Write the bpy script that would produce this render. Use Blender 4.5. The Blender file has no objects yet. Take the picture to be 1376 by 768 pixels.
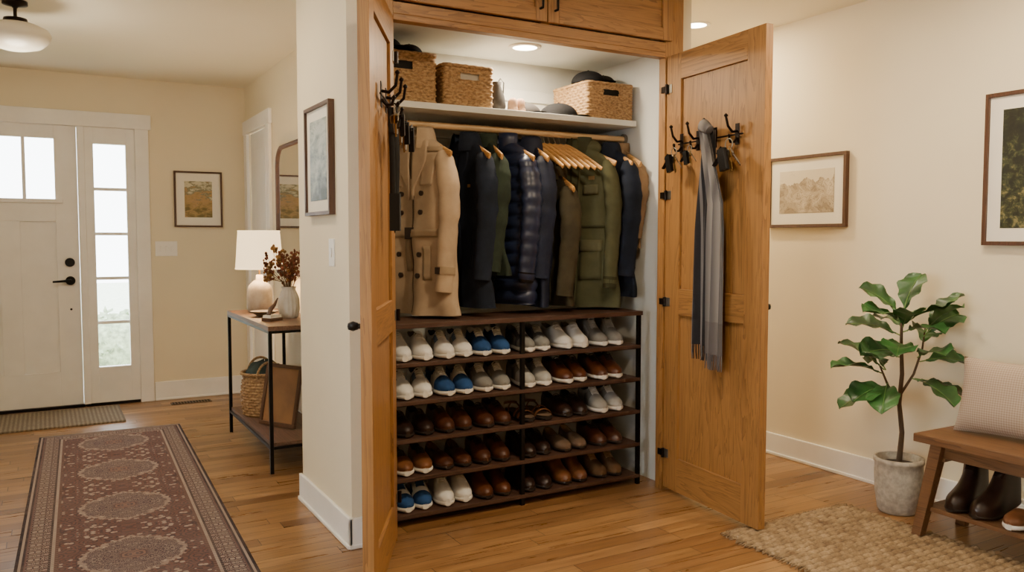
import bpy, math, random
import numpy as np
from mathutils import Vector, Matrix
random.seed(7)
PI=math.pi
# ------------------------------------------------------------------ materials
def lin(h):
    h=h.lstrip('#'); o=[]
    for i in (0,2,4):
        c=int(h[i:i+2],16)/255
        o.append(c/12.92 if c<=.04045 else ((c+.055)/1.055)**2.4)
    return (o[0],o[1],o[2],1)
class NT:
    def __init__(s,name):
        s.mat=bpy.data.materials.new(name); s.mat.use_nodes=True
        s.t=s.mat.node_tree; s.b=s.t.nodes['Principled BSDF']; s.L=s.t.links
    def node(s,ty,**kw):
        n=s.t.nodes.new(ty)
        for k,v in kw.items(): setattr(n,k,v)
        return n
    def m(s,op,a,b=None,c=None):
        n=s.node('ShaderNodeMath',operation=op)
        for i,v in enumerate((a,b,c)):
            if v is None: continue
            if isinstance(v,(int,float)): n.inputs[i].default_value=v
            else: s.L.new(v,n.inputs[i])
        return n.outputs[0]
    def co(s): return s.node('ShaderNodeTexCoord').outputs['Object']
    def sep(s,v):
        n=s.node('ShaderNodeSeparateXYZ'); s.L.new(v,n.inputs[0]); return n.outputs
    def comb(s,x,y,z=0):
        n=s.node('ShaderNodeCombineXYZ')
        for i,v in enumerate((x,y,z)):
            if isinstance(v,(int,float)): n.inputs[i].default_value=v
            else: s.L.new(v,n.inputs[i])
        return n.outputs[0]
    def mapping(s,v,scale):
        n=s.node('ShaderNodeMapping'); n.inputs['Scale'].default_value=scale; s.L.new(v,n.inputs[0]); return n.outputs[0]
    def noise(s,v,scale,detail=4,rough=.55,dist=0):
        n=s.node('ShaderNodeTexNoise'); s.L.new(v,n.inputs['Vector']); n.inputs['Scale'].default_value=scale
        n.inputs['Detail'].default_value=detail; n.inputs['Roughness'].default_value=rough; n.inputs['Distortion'].default_value=dist
        return n.outputs['Fac']
    def ramp(s,f,stops,interp='LINEAR'):
        n=s.node('ShaderNodeValToRGB'); n.color_ramp.interpolation=interp
        e=n.color_ramp.elements
        while len(e)<len(stops): e.new(.5)
        for i,(p,c) in enumerate(stops):
            e[i].position=p; e[i].color=lin(c) if isinstance(c,str) else (c,c,c,1)
        s.L.new(f,n.inputs[0]); return n.outputs[0]
    def mix(s,f,a,b,bt='MIX'):
        n=s.node('ShaderNodeMix',data_type='RGBA',blend_type=bt)
        if isinstance(f,(int,float)): n.inputs[0].default_value=f
        else: s.L.new(f,n.inputs[0])
        for i,v in ((6,a),(7,b)):
            if isinstance(v,str): n.inputs[i].default_value=lin(v)
            else: s.L.new(v,n.inputs[i])
        return n.outputs[2]
    def color(s,c): s.L.new(c,s.b.inputs['Base Color'])
    def bump(s,h,strength=.3,dist=.002):
        n=s.node('ShaderNodeBump'); n.inputs['Strength'].default_value=strength; n.inputs['Distance'].default_value=dist
        s.L.new(h,n.inputs['Height']); s.L.new(n.outputs[0],s.b.inputs['Normal'])
    def rough(s,r): s.b.inputs['Roughness'].default_value=r
def shade(h,f):
    h=h.lstrip('#'); return ''.join('%02x'%max(0,min(255,int(int(h[i:i+2],16)*f))) for i in (0,2,4))
def plain(name,col,rough=.6,metal=0,var=.12,vs=6,bump=0,bs=150,spec=None):
    n=NT(name); c=n.co()
    n.color(n.ramp(n.noise(c,vs,3),[(.3,shade(col,1-var)),(.7,shade(col,1+var*.5))]))
    n.rough(rough); n.b.inputs['Metallic'].default_value=metal
    if spec is not None: n.b.inputs['Specular IOR Level'].default_value=spec
    if bump: n.bump(n.noise(c,bs,3),bump,.002)
    return n.mat
def emis(name,col,st):
    n=NT(name); n.b.inputs['Base Color'].default_value=lin(col); n.b.inputs['Emission Color'].default_value=lin(col); n.b.inputs['Emission Strength'].default_value=st
    return n.mat
def wood(name,c1,c2,axis='Z',rough=.48,sc=1.0):
    n=NT(name); c=n.co()
    s1=[8*sc]*3; s2=[75*sc]*3; i='XYZ'.index(axis); s1[i]=.6*sc; s2[i]=2.0*sc
    a=n.noise(n.mapping(c,s1),1.3,4,.55,.9); b=n.noise(n.mapping(c,s2),2.0,4,.6,.2)
    w=n.m('FRACT',n.m('MULTIPLY',a,11)); w=n.m('POWER',w,1.6)
    f=n.m('ADD',n.m('MULTIPLY',w,.38),n.m('MULTIPLY',b,.62))
    n.color(n.ramp(f,[(.22,shade(c1,1.12)),(.5,c1),(.88,c2)])); n.rough(rough)
    n.bump(b,.15,.001); return n.mat
def fabric(name,col,var=.15,rough=.9,sheen=0):
    n=NT(name); c=n.co()
    n.color(n.ramp(n.noise(c,9,4),[(.3,shade(col,1-var)),(.7,shade(col,1+var))]))
    n.rough(rough); n.bump(n.noise(c,420,2),.35,.001)
    n.b.inputs['Specular IOR Level'].default_value=.25
    return n.mat

M_wall=plain('cream_wall_paint','e6d9bb',.85,var=.02,vs=1.5,bump=.05,bs=300)
M_ceil=plain('ceiling_paint','e6dec9',.9,var=.015,vs=1)
M_trim=plain('white_trim_paint','efece4',.45,var=.02)
M_closet=plain('closet_white_paint','d4d5cf',.7,var=.02)
M_oakZ=wood('honey_oak_vertical','946938','664424','Z')
M_oakX=wood('honey_oak_horizontal','946938','664424','X')
M_walnutX=wood('dark_walnut_shelf','4a3226','2b1a13','X',.5)
M_benchY=wood('bench_wood','6b4b2e','422c1a','Y',.5)
M_consoleY=wood('console_wood','664a37','3f2c1c','Y',.5)
M_rod=wood('rod_pine','c09f74','9c7a50','X',.45)
M_hanger=wood('hanger_wood','c2945a','996d3b','X',.4,2)
M_black=plain('black_metal','171616',.42,.6,var=.1)
M_frame=wood('frame_walnut','503524','312014','Z',.45,2)
M_steel=plain('brushed_steel','9a948a',.35,.9,var=.1)
M_bronze=plain('dark_bronze','241b16',.4,.8)
M_dark=plain('dark_lining','14120f',.9)

n=NT('oak_plank_floor'); c=n.co(); o=n.sep(c)
PW=.083; PLN=.95
row=n.m('FLOOR',n.m('DIVIDE',o[1],PW))
wn=n.node('ShaderNodeTexWhiteNoise',noise_dimensions='1D'); n.L.new(row,wn.inputs['W'])
x2=n.m('MULTIPLY_ADD',wn.outputs['Value'],3.7,o[0])
col=n.m('FLOOR',n.m('DIVIDE',x2,PLN))
wn2=n.node('ShaderNodeTexWhiteNoise',noise_dimensions='2D'); n.L.new(n.comb(row,col),wn2.inputs['Vector'])
rv=wn2.outputs['Value']
gr=n.comb(n.m('MULTIPLY_ADD',rv,11,n.m('MULTIPLY',x2,1.1)),n.m('MULTIPLY',o[1],16),rv)
g=n.noise(gr,1.7,5,.6,1.0); g2=n.noise(n.comb(n.m('MULTIPLY',x2,4),n.m('MULTIPLY',o[1],120),rv),1.5,3)
base=n.ramp(rv,[(0,'74502d'),(.3,'9c7344'),(.65,'b18757'),(1,'835c34')])
base=n.mix(n.m('MULTIPLY',n.ramp(g,[(.35,1.0),(.62,0.0)]),.55),base,'614022')
base=n.mix(n.m('MULTIPLY',n.ramp(g2,[(.35,1.0),(.6,0.0)]),.32),base,'5a3a1f')
fy=n.m('FRACT',n.m('DIVIDE',o[1],PW)); fx=n.m('FRACT',n.m('DIVIDE',x2,PLN))
seam=n.m('MAXIMUM',n.m('LESS_THAN',fy,.042),n.m('LESS_THAN',fx,.004))
n.color(n.mix(n.m('MULTIPLY',seam,.85),base,'2c190c'))
n.L.new(n.m('MULTIPLY_ADD',g,.2,.20),n.b.inputs['Roughness'])
n.bump(n.m('SUBTRACT',n.m('MULTIPLY',g2,.15),seam),.3,.001)
M_floor=n.mat

# runner rug
HW=.425; HL=1.75
n=NT('persian_runner_wool'); c=n.co(); o=n.sep(c)
ax=n.m('ABSOLUTE',o[0]); ay=n.m('ABSOLUTE',o[1])
dist=n.m('MINIMUM',n.m('SUBTRACT',HW,ax),n.m('SUBTRACT',HL,ay))
def voro(vec,sc,feat='F1'):
    v=n.node('ShaderNodeTexVoronoi',feature=feat); n.L.new(vec,v.inputs['Vector']); v.inputs['Scale'].default_value=sc; return v.outputs['Distance']
yp=n.m('PINGPONG',o[1],.35)
fv=n.comb(ax,n.m('ADD',yp,.13))
nz=n.noise(fv,40,3); nz2=n.noise(fv,16,2)
v1=voro(fv,30); v2=voro(fv,52); v3=voro(fv,17)
flo=n.m('GREATER_THAN',n.m('SINE',n.m('MULTIPLY_ADD',v3,24,n.m('MULTIPLY',nz,6))),.25)
C_F='6f524b'; C_D='34343f'; C_L='b5a597'; C_R='7d4b45'
field=n.mix(n.m('MULTIPLY',flo,.65),C_F,C_D)
field=n.mix(n.m('MULTIPLY',n.m('LESS_THAN',v1,.32),.8),field,C_L)
field=n.mix(n.m('MULTIPLY',n.m('LESS_THAN',v2,.22),.8),field,C_R)
dm=n.m('SQRT',n.m('ADD',n.m('POWER',n.m('DIVIDE',ax,.23),1.5),n.m('POWER',n.m('DIVIDE',yp,.25),1.5)))
dm=n.m('MULTIPLY_ADD',n.m('SUBTRACT',nz,.5),.22,dm); dm=n.m('MULTIPLY_ADD',n.m('SUBTRACT',nz2,.5),.35,dm)
mpat=n.mix(n.m('MULTIPLY',n.m('GREATER_THAN',n.m('SINE',n.m('MULTIPLY',v2,22)),.1),.7),'4a3c44','a8978c')
med=n.mix(n.m('GREATER_THAN',dm,.36),n.mix(n.m('MULTIPLY',n.m('MAXIMUM',flo,n.m('LESS_THAN',v1,.28)),.7),'8c6f64','3c3942'),mpat)
field=n.mix(n.m('MULTIPLY',n.m('LESS_THAN',dm,.86),.85),field,med)
o3=n.m('MULTIPLY',n.m('GREATER_THAN',dm,.86),n.m('LESS_THAN',dm,.93)); field=n.mix(n.m('MULTIPLY',o3,.6),field,C_L)
bv=n.comb(n.m('PINGPONG',o[0],.045),n.m('PINGPONG',o[1],.045))
b1=voro(bv,34); b2=voro(bv,80)
bord=n.mix(n.m('GREATER_THAN',n.m('SINE',n.m('MULTIPLY',b1,26)),.15),'44363b','a08f84')
bord=n.mix(n.m('MULTIPLY',n.m('LESS_THAN',b2,.25),.8),bord,'6f423d')
line=n.ramp(n.m('MULTIPLY',dist,5),[(0,'2f292d'),(.06,'a69589'),(.11,'41373b'),(.16,'6e5550')],'CONSTANT')
line2=n.ramp(n.m('MULTIPLY',n.m('SUBTRACT',dist,.115),20),[(0,'332d31'),(.2,'ab9c90'),(.45,'60463f'),(.7,'332d31')],'CONSTANT')
dots=n.m('GREATER_THAN',n.m('SINE',n.m('MULTIPLY',n.m('ADD',o[0],o[1]),260)),.2)
line2=n.mix(n.m('MULTIPLY',dots,.4),line2,'8d786e')
cc=n.mix(n.m('LESS_THAN',dist,.15),field,line2); cc=n.mix(n.m('LESS_THAN',dist,.115),cc,bord); cc=n.mix(n.m('LESS_THAN',dist,.038),cc,line)
wear=n.ramp(n.noise(c,4,8,.8),[(.40,0.0),(.70,.5)])
cc=n.mix(wear,cc,'7f6d66')
cc=n.mix(n.m('MULTIPLY',n.noise(n.mapping(c,(60,400,1)),1,2),.25),cc,'453a39')
n.color(cc); n.rough(.95); n.b.inputs['Specular IOR Level'].default_value=.1
n.bump(n.noise(c,350,2),.5,.002)
M_runner=n.mat

n=NT('jute'); c=n.co(); o=n.sep(c)
rj=n.m('ABSOLUTE',n.m('SINE',n.m('MULTIPLY',o[1],PI/.034)))
rowj=n.m('FLOOR',n.m('DIVIDE',o[1],.034))
bj=n.m('ABSOLUTE',n.m('SINE',n.m('ADD',n.m('MULTIPLY',o[0],PI/.055),n.m('MULTIPLY',rowj,PI/2))))
wv=n.m('MULTIPLY',n.m('POWER',rj,.6),n.m('MULTIPLY_ADD',bj,.5,.5))
base=n.ramp(n.noise(c,16,6,.75),[(.3,'685039'),(.45,'877052'),(.55,'9f8766'),(.72,'b7a081')])
base=n.mix(n.ramp(wv,[(.15,.75),(.6,0.0)]),base,'453423')
base=n.mix(n.m('MULTIPLY',n.noise(n.mapping(c,(90,260,1)),1,2),.4),base,'5a4631')
n.color(base); n.rough(.95); n.bump(n.noise(n.mapping(c,(160,300,300)),1,2),.7,.003); M_jute=n.mat
n=NT('wicker'); c=n.co()
n.color(n.ramp(n.noise(n.mapping(c,(60,60,110)),1,4,.6),[(.3,'684c2c'),(.5,'9c7a50'),(.72,'bb9a6c')])); n.rough(.7); n.bump(n.noise(n.mapping(c,(80,80,400)),1,2),.4,.001); M_wicker=n.mat
n=NT('coir'); c=n.co(); o=n.sep(c)
s=n.m('GREATER_THAN',n.m('SINE',n.m('MULTIPLY',o[0],230)),0)
n.color(n.mix(n.m('MULTIPLY',s,.6),n.ramp(n.noise(c,120,2),[(.3,'6f6353'),(.7,'978a74')]),'584d40')); n.rough(.95); n.bump(n.noise(c,300,2),.6,.003); M_mat=n.mat
def art(name,stops,sc=6,stretch=(1,1,1),grad=.8):
    n=NT(name); c=n.co(); o=n.sep(c)
    f=n.m('ADD',n.noise(n.mapping(c,stretch),sc,7,.65,.4),n.m('MULTIPLY',o[2],grad))
    n.color(n.ramp(f,stops)); n.rough(.5); return n.mat
A_land=art('art_landscape',[(.3,'6e6134'),(.42,'a08550'),(.52,'b08d5c'),(.6,'6f7258'),(.68,'c8bfa0')],14,(1,1,2.0),1.1)
# sketch: ink contour lines over a toned rocky landscape with paler sky
n=NT('art_sketch'); c=n.co(); o=n.sep(c)
f1=n.noise(n.mapping(c,(1,1,1.4)),9,6,.6,.6); hgt=n.m('MULTIPLY_ADD',n.noise(n.mapping(c,(1,1,0)),7,4,.6),.22,-.055)
ridge=n.m('LESS_THAN',o[2],hgt)
tone=n.ramp(f1,[(.32,'7d6d57'),(.5,'b3a388'),(.68,'cdbfa4')]); lines=n.m('LESS_THAN',n.m('ABSOLUTE',n.m('SINE',n.m('MULTIPLY',f1,46))),.25)
rock=n.mix(n.m('MULTIPLY',lines,.65),tone,'4f4030'); sky=n.mix(n.m('MULTIPLY',n.m('GREATER_THAN',f1,.6),.2),'d2c6ad','a89a80')
n.color(n.mix(ridge,sky,rock)); n.rough(.5); A_rock=n.mat
A_forest=art('art_forest',[(.3,'14160c'),(.48,'1f2414'),(.58,'3f4429'),(.68,'837a4c'),(.78,'3a3c20')],30,(1,1,1),-.3)
A_blue=art('art_lake',[(.3,'3f4c4a'),(.45,'7f8c88'),(.6,'b4bab2'),(.75,'66766f')],7,(1,1,2),.6)
M_matboard=plain('mat_board','e8e1d0',.8,var=.01)
n=NT('window_glass'); n.b.inputs['Base Color'].default_value=(.95,.98,1,1); n.b.inputs['Transmission Weight'].default_value=1; n.rough(0.02); n.b.inputs['IOR'].default_value=1.05; M_glass=n.mat
n=NT('mirror_silver'); n.b.inputs['Base Color'].default_value=(.9,.9,.88,1); n.b.inputs['Metallic'].default_value=1; n.rough(.03); M_mirror=n.mat

# ------------------------------------------------------------------ mesh builder
class M:
    def __init__(s): s.v=[];s.f=[];s.m=[];s.sm=[];s.mats=[];s.T=None
    def add(s,vs,fs,mat,smooth=False):
        if mat not in s.mats: s.mats.append(mat)
        mi=s.mats.index(mat); b=len(s.v)
        if s.T is not None: vs=[tuple(s.T@Vector(p)) for p in vs]
        s.v+= [tuple(p) for p in vs]
        for f in fs: s.f.append(tuple(i+b for i in f)); s.m.append(mi); s.sm.append(smooth)
    def box(s,x0,x1,y0,y1,z0,z1,mat):
        v=[(x0,y0,z0),(x1,y0,z0),(x1,y1,z0),(x0,y1,z0),(x0,y0,z1),(x1,y0,z1),(x1,y1,z1),(x0,y1,z1)]
        s.add(v,[(0,3,2,1),(4,5,6,7),(0,1,5,4),(1,2,6,5),(2,3,7,6),(3,0,4,7)],mat)
    def cyl(s,p0,p1,r0,mat,r1=None,n=16):
        s.sweep([p0,p1],[r0,r0 if r1 is None else r1],mat,n,smooth=True)
    def sweep(s,pts,r,mat,n=8,smooth=True,closed=False,flat=None,cap=True,up=None,capmat=None):
        P=[Vector(p) for p in pts]; N=len(P)
        R=r if isinstance(r,(list,tuple)) else [r]*N
        vs=[];prev=None
        for i in range(N):
            if closed: t=P[(i+1)%N]-P[i-1]
            else: t=P[min(i+1,N-1)]-P[max(i-1,0)]
            t.normalize()
            if prev is None:
                a=Vector(up) if up else (Vector((0,0,1)) if abs(t.z)<.9 else Vector((1,0,0)))
                u=(a-t*a.dot(t)).normalized()
            else:
                u=prev-t*prev.dot(t)
                if u.length<1e-6: u=t.orthogonal()
                u.normalize()
            prev=u; w=t.cross(u)
            fu,fw=(flat if flat else (1,1))
            for k in range(n):
                a=2*PI*k/n
                vs.append(P[i]+u*(math.cos(a)*R[i]*fu)+w*(math.sin(a)*R[i]*fw))
        fs=[]
        for i in range(N if closed else N-1):
            j=(i+1)%N
            for k in range(n): fs.append((i*n+k,i*n+(k+1)%n,j*n+(k+1)%n,j*n+k))
        s.add(vs,fs,mat,smooth)
        if cap and not closed:
            cm=capmat or mat
            s.add(vs[:n],[tuple(range(n))[::-1]],mat); s.add(vs[-n:],[tuple(range(n))],cm)
    def lathe(s,prof,mat,c=(0,0,0),n=32,sx=1,sy=1,smooth=True):
        vs=[];fs=[]
        for (r,z) in prof:
            for k in range(n):
                a=2*PI*k/n; vs.append((c[0]+r*math.cos(a)*sx,c[1]+r*math.sin(a)*sy,c[2]+z))
        for i in range(len(prof)-1):
            for k in range(n): fs.append((i*n+k,i*n+(k+1)%n,(i+1)*n+(k+1)%n,(i+1)*n+k))
        s.add(vs,fs,mat,smooth)
    def grid(s,rows,mat,smooth=True,closed=False,matfn=None,skip=None):
        n=len(rows[0]); vs=[p for r in rows for p in r]; groups={}
        for i in range(len(rows)-1):
            for k in range(n if closed else n-1):
                if skip and skip(i,k): continue
                k2=(k+1)%n
                mm=matfn(i,k) if matfn else mat
                groups.setdefault(mm,[]).append((i*n+k,i*n+k2,(i+1)*n+k2,(i+1)*n+k))
        first=True
        b=len(s.v)
        for mm,fs in groups.items():
            if first: s.add(vs,fs,mm,smooth); first=False
            else:
                if mm not in s.mats: s.mats.append(mm)
                mi=s.mats.index(mm)
                for f in fs: s.f.append(tuple(i+b for i in f)); s.m.append(mi); s.sm.append(smooth)
    def build(s,name,loc=(0,0,0),rz=0,bevel=0,sub=0,rot=None):
        me=bpy.data.meshes.new(name); me.from_pydata(s.v,[],s.f)
        for m in s.mats: me.materials.append(m)
        me.polygons.foreach_set('material_index',s.m); me.polygons.foreach_set('use_smooth',s.sm); me.update()
        ob=bpy.data.objects.new(name,me); bpy.context.scene.collection.objects.link(ob)
        ob.location=loc; ob.rotation_euler=rot if rot else (0,0,rz)
        if bevel:
            b=ob.modifiers.new('bevel','BEVEL'); b.width=bevel; b.segments=2; b.limit_method='ANGLE'; b.angle_limit=math.radians(50)
        if sub:
            q=ob.modifiers.new('sub','SUBSURF'); q.levels=sub; q.render_levels=sub
        return ob
def bx(name,x0,x1,y0,y1,z0,z1,mat,bevel=0):
    m=M(); m.box(x0,x1,y0,y1,z0,z1,mat); return m.build(name,bevel=bevel)
def lamp(name,ty,loc,power,col,parent=None,size=.15,rot=(0,0,0),sizey=None):
    l=bpy.data.lights.new(name,ty); l.energy=power; l.color=col
    if ty=='AREA':
        l.shape='DISK' if sizey is None else 'RECTANGLE'; l.size=size
        if sizey: l.size_y=sizey
    else: l.shadow_soft_size=size
    o=bpy.data.objects.new(name,l); bpy.context.scene.collection.objects.link(o)
    o.location=loc; o.rotation_euler=rot
    if parent:
        o.parent=parent; o.matrix_parent_inverse=Matrix.Translation(parent.location).inverted()
    return o
WARM=(1,.81,.56)
# ------------------------------------------------------------------ room shell
CH=2.55; WX=1.48; FY=7.1; RX=3.8; LX=-1.7; BY=-2.2
bx('floor',LX-.1,RX+.1,BY-.1,FY+.15,-.1,0,M_floor)
bx('ceiling',LX-.1,RX+.1,BY-.1,FY+.15,CH,CH+.1,M_ceil)
bx('wall_right',RX,RX+.1,BY-.1,4.9,0,CH,M_wall)
bx('wall_back',LX-.1,RX+.1,BY-.1,BY,0,CH,M_wall)
m=M(); m.box(LX-.1,LX,BY,.2,0,CH,M_wall); m.box(LX-.1,LX,2.0,FY,0,CH,M_wall); m.box(LX-.1,LX,.2,2.0,0,.8,M_wall); m.box(LX-.1,LX,.2,2.0,2.2,CH,M_wall); m.build('wall_left')
m=M()
for a,b,c_,d in((.2,.27,.8,2.2),(1.93,2.0,.8,2.2),(.27,1.93,.8,.87),(.27,1.93,2.13,2.2),(1.08,1.12,.87,2.13)): m.box(LX-.08,LX+.02,a,b,c_,d,M_trim)
m.box(LX-.05,LX-.045,.27,1.93,.87,2.13,M_glass)
w2=m.build('added_fill_window')  # unseen window, added so cool fill light can enter the room
m=M(); m.box(LX,-.70,FY,FY+.12,0,CH,M_wall); m.box(.66,WX+.1,FY,FY+.12,0,CH,M_wall); m.box(-.70,.66,FY,FY+.12,2.19,CH,M_wall); m.build('wall_front')
bx('wall_hall_near',WX,WX+.1,4.02,6.27,0,CH,M_wall); bx('wall_hall_far',WX,WX+.1,6.95,FY,0,CH,M_wall); bx('wall_hall_header',WX,WX+.1,6.27,6.95,2.16,CH,M_wall)
CF=3.27; CB=3.98
m=M(); m.box(1.09,1.22,CF,4.02,0,CH,M_wall); m.box(1.22,1.262,CF,CF+.03,0,CH,M_wall); m.build('wall_closet_left')
m=M(); m.box(2.83,2.93,CF,4.25,0,CH,M_wall); m.build('wall_closet_right')
bx('wall_closet_back',1.22,2.83,CB,4.02,0,CH,M_closet)
bx('wall_alcove_back',2.93,RX,4.8,4.9,0,CH,M_wall)
bx('wall_behind_closet',WX+.1,2.93,4.25,4.35,0,CH,M_wall)
m=M(); m.box(1.22,1.225,CF+.03,CB,0,2.27,M_closet); m.box(2.822,2.83,CF+.03,CB,0,2.27,M_closet); m.build('trim_closet_lining')
def baseboard(name,segs,h=.13):
    m=M()
    for (x0,x1,y0,y1) in segs:
        m.box(x0,x1,y0,y1,0,h,M_trim)
        ex=.008
        if x1-x0<y1-y0: m.box(x0-ex,x1,y0,y1,0,.018,M_trim)
        else: m.box(x0,x1,y0-ex,y1,0,.018,M_trim)
    return m.build(name,bevel=.004)
baseboard('baseboard_right',[(RX-.016,RX,BY,4.8)])
baseboard('baseboard_front',[(.74,WX,FY-.016,FY),(LX,-.80,FY-.016,FY)],.15)
baseboard('baseboard_closet_wall',[(1.074,1.09,CF-.016,4.036),(1.074,1.262,CF-.016,CF)])
baseboard('baseboard_hall_side',[(WX-.016,WX,4.03,6.18)])
# ------------------------------------------------------------------ front door
m=M(); y0,y1=FY+.02,FY+.065; dl,dr=-.67,.232
T_=2.155
m.box(dr-.152,dr,y0,y1,.02,T_,M_trim); m.box(dl,dl+.145,y0,y1,.02,T_,M_trim)
m.box(dl+.145,dr-.152,y0,y1,2.055,T_,M_trim); m.box(dl+.145,dr-.152,y0,y1,1.43,1.60,M_trim); m.box(dl+.145,dr-.152,y0,y1,.02,.28,M_trim)
for xx in (-.12,-.32): m.box(xx-.012,xx+.012,y0,y1,1.6,2.055,M_trim)
m.box(-.29,-.155,y0,y1,.28,1.43,M_trim)
m.box(dl+.145,dr-.15,y0+.018,y1-.01,.28,1.43,M_trim)
m.box(dl+.145,dr-.15,y0+.02,y0+.024,1.6,2.055,M_glass)
m.box(dl+.1,dr-.1,y0-.015,y0,1.57,1.60,M_trim)
hx=.165
m.cyl((hx,y0,1.12),(hx,y0-.02,1.12),.034,M_black,n=24); m.cyl((hx,y0,.98),(hx,y0-.02,.98),.034,M_black,n=24)
m.sweep([(hx,y0-.02,.98),(hx,y0-.045,.98),(hx-.03,y0-.055,.98),(hx-.12,y0-.055,.975)],[.012,.012,.01,.007],M_black,10)
m.cyl((hx,y0,.76),(hx,y0-.008,.76),.008,M_black)
m.build('door_1',bevel=.004)
m=M(); sx0,sx1=.285,.635
m.box(sx0,.345,y0-.02,y1,.02,2.155,M_trim); m.box(.57,sx1,y0-.02,y1,.02,2.155,M_trim); m.box(.345,.57,y0-.02,y1,2.03,2.155,M_trim); m.box(.345,.57,y0-.02,y1,.02,.30,M_trim)
for i in range(1,5):
    z=.30+i*1.73/5; m.box(.345,.57,y0,y1-.01,z-.012,z+.012,M_trim)
m.box(.345,.57,y0+.02,y0+.024,.3,2.03,M_glass); m.build('window_1',bevel=.003)
m=M()
m.box(-.79,-.675,FY-.02,FY+.1,0,2.16,M_trim); m.box(.235,.285,FY-.01,FY+.1,0,2.16,M_trim); m.box(.635,.735,FY-.02,FY+.1,0,2.16,M_trim); m.box(-.81,.755,FY-.025,FY+.1,2.155,2.27,M_trim)
m.build('trim_1',bevel=.004)
bx('trim_threshold',-.67,.66,FY-.01,FY+.12,0,.022,M_black)
m=M(); m.box(WX+.012,WX+.05,6.28,6.94,.01,2.15,M_trim); m.box(WX+.004,WX+.012,6.42,6.8,.25,1.0,M_trim); m.box(WX+.004,WX+.012,6.42,6.8,1.15,2.0,M_trim)
for z in (.3,1.12,1.86): m.box(WX-.0,WX+.02,6.285,6.31,z-.045,z+.045,M_black)
m.build('door_2',bevel=.003)
m=M(); m.box(WX-.025,WX,6.18,6.275,0,2.15,M_trim); m.box(WX-.025,WX,6.945,7.04,0,2.15,M_trim); m.box(WX-.028,WX,6.16,7.06,2.15,2.26,M_trim); m.build('trim_2',bevel=.004)
# exterior
n=NT('grass'); n.color(n.ramp(n.noise(n.co(),8,5),[(.3,'b0be9f'),(.7,'d6dfc9')])); M_grass=n.mat
n=NT('porch_concrete'); n.color(n.ramp(n.noise(n.co(),4,5),[(.3,'c5c0b6'),(.7,'e3dfd6')])); M_conc=n.mat
bx('lawn',-12,14,8.6,30,-.25,-.15,M_grass); bx('porch_slab',-3,3,FY+.12,8.6,-.2,-.03,M_conc)
m=M()
M_leafx=plain('shrub_leaf','a5b595',.7,var=.25,vs=20)
for i in range(420):
    a=random.uniform(0,2*PI);b=random.uniform(0,1); cx=random.choice((.6,1.5,2.3,-.9)); r=.45
    p=Vector((cx+r*math.cos(a)*math.sqrt(1-b*b),9.3+r*math.sin(a)*math.sqrt(1-b*b)*.7,-.08+.65*b))
    d=Vector((random.uniform(-1,1),random.uniform(-1,1),random.uniform(0,1))).normalized()*.06; e=d.orthogonal().normalized()*.035
    m.add([p-d,p+e,p+d,p-e],[(0,1,2,3)],M_leafx)
for cx in(.6,1.5,2.3,-.9): m.lathe([(.001,-.148),(.36,-.12),(.42,.1),(.36,.35),(.2,.5),(.001,.54)],M_leafx,(cx,9.3,0),16,1,.7)
m.build('garden_shrub')
# ------------------------------------------------------------------ closet cabinetry
m=M(); f0=CF-.02
m.box(1.23,1.285,f0,CF+.03,0,CH,M_oakZ); m.box(2.745,2.86,f0,CF+.03,0,CH,M_oakZ)
m.box(1.285,2.745,f0,CF+.03,2.21,2.285,M_oakX); m.box(1.285,2.745,f0,CF+.03,2.52,CH,M_oakX)
m.box(2.005,2.055,f0,CF+.03,2.285,2.52,M_oakZ)
m.box(1.225,2.822,CF+.03,CB,2.27,2.285,M_closet)
m.box(1.285,2.745,f0-.004,f0,2.235,2.24,M_oakX)
m.build('closet_face_frame',bevel=.002)
def cabdoor(x0,x1,hx):
    m=M(); z0,z1=2.29,2.54; a,b=f0-.0225,f0-.0005
    m.box(x0,x0+.06,a,b,z0,z1,M_oakZ); m.box(x1-.06,x1,a,b,z0,z1,M_oakZ)
    m.box(x0+.06,x1-.06,a,b,z0,z0+.06,M_oakX); m.box(x0+.06,x1-.06,a,b,z1-.05,z1,M_oakX); m.box(x0+.06,x1-.06,a+.012,b,z0+.06,z1-.05,M_oakX)
    m.sweep([(hx,a,2.345),(hx,a-.025,2.345),(hx,a-.025,2.345),(hx,a-.025,2.47),(hx,a-.025,2.47),(hx,a,2.47)],.006,M_black,8)
    m.build('cabinet_door',bevel=.003)
cabdoor(1.29,2.027,1.99); cabdoor(2.033,2.77,2.07)

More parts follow.
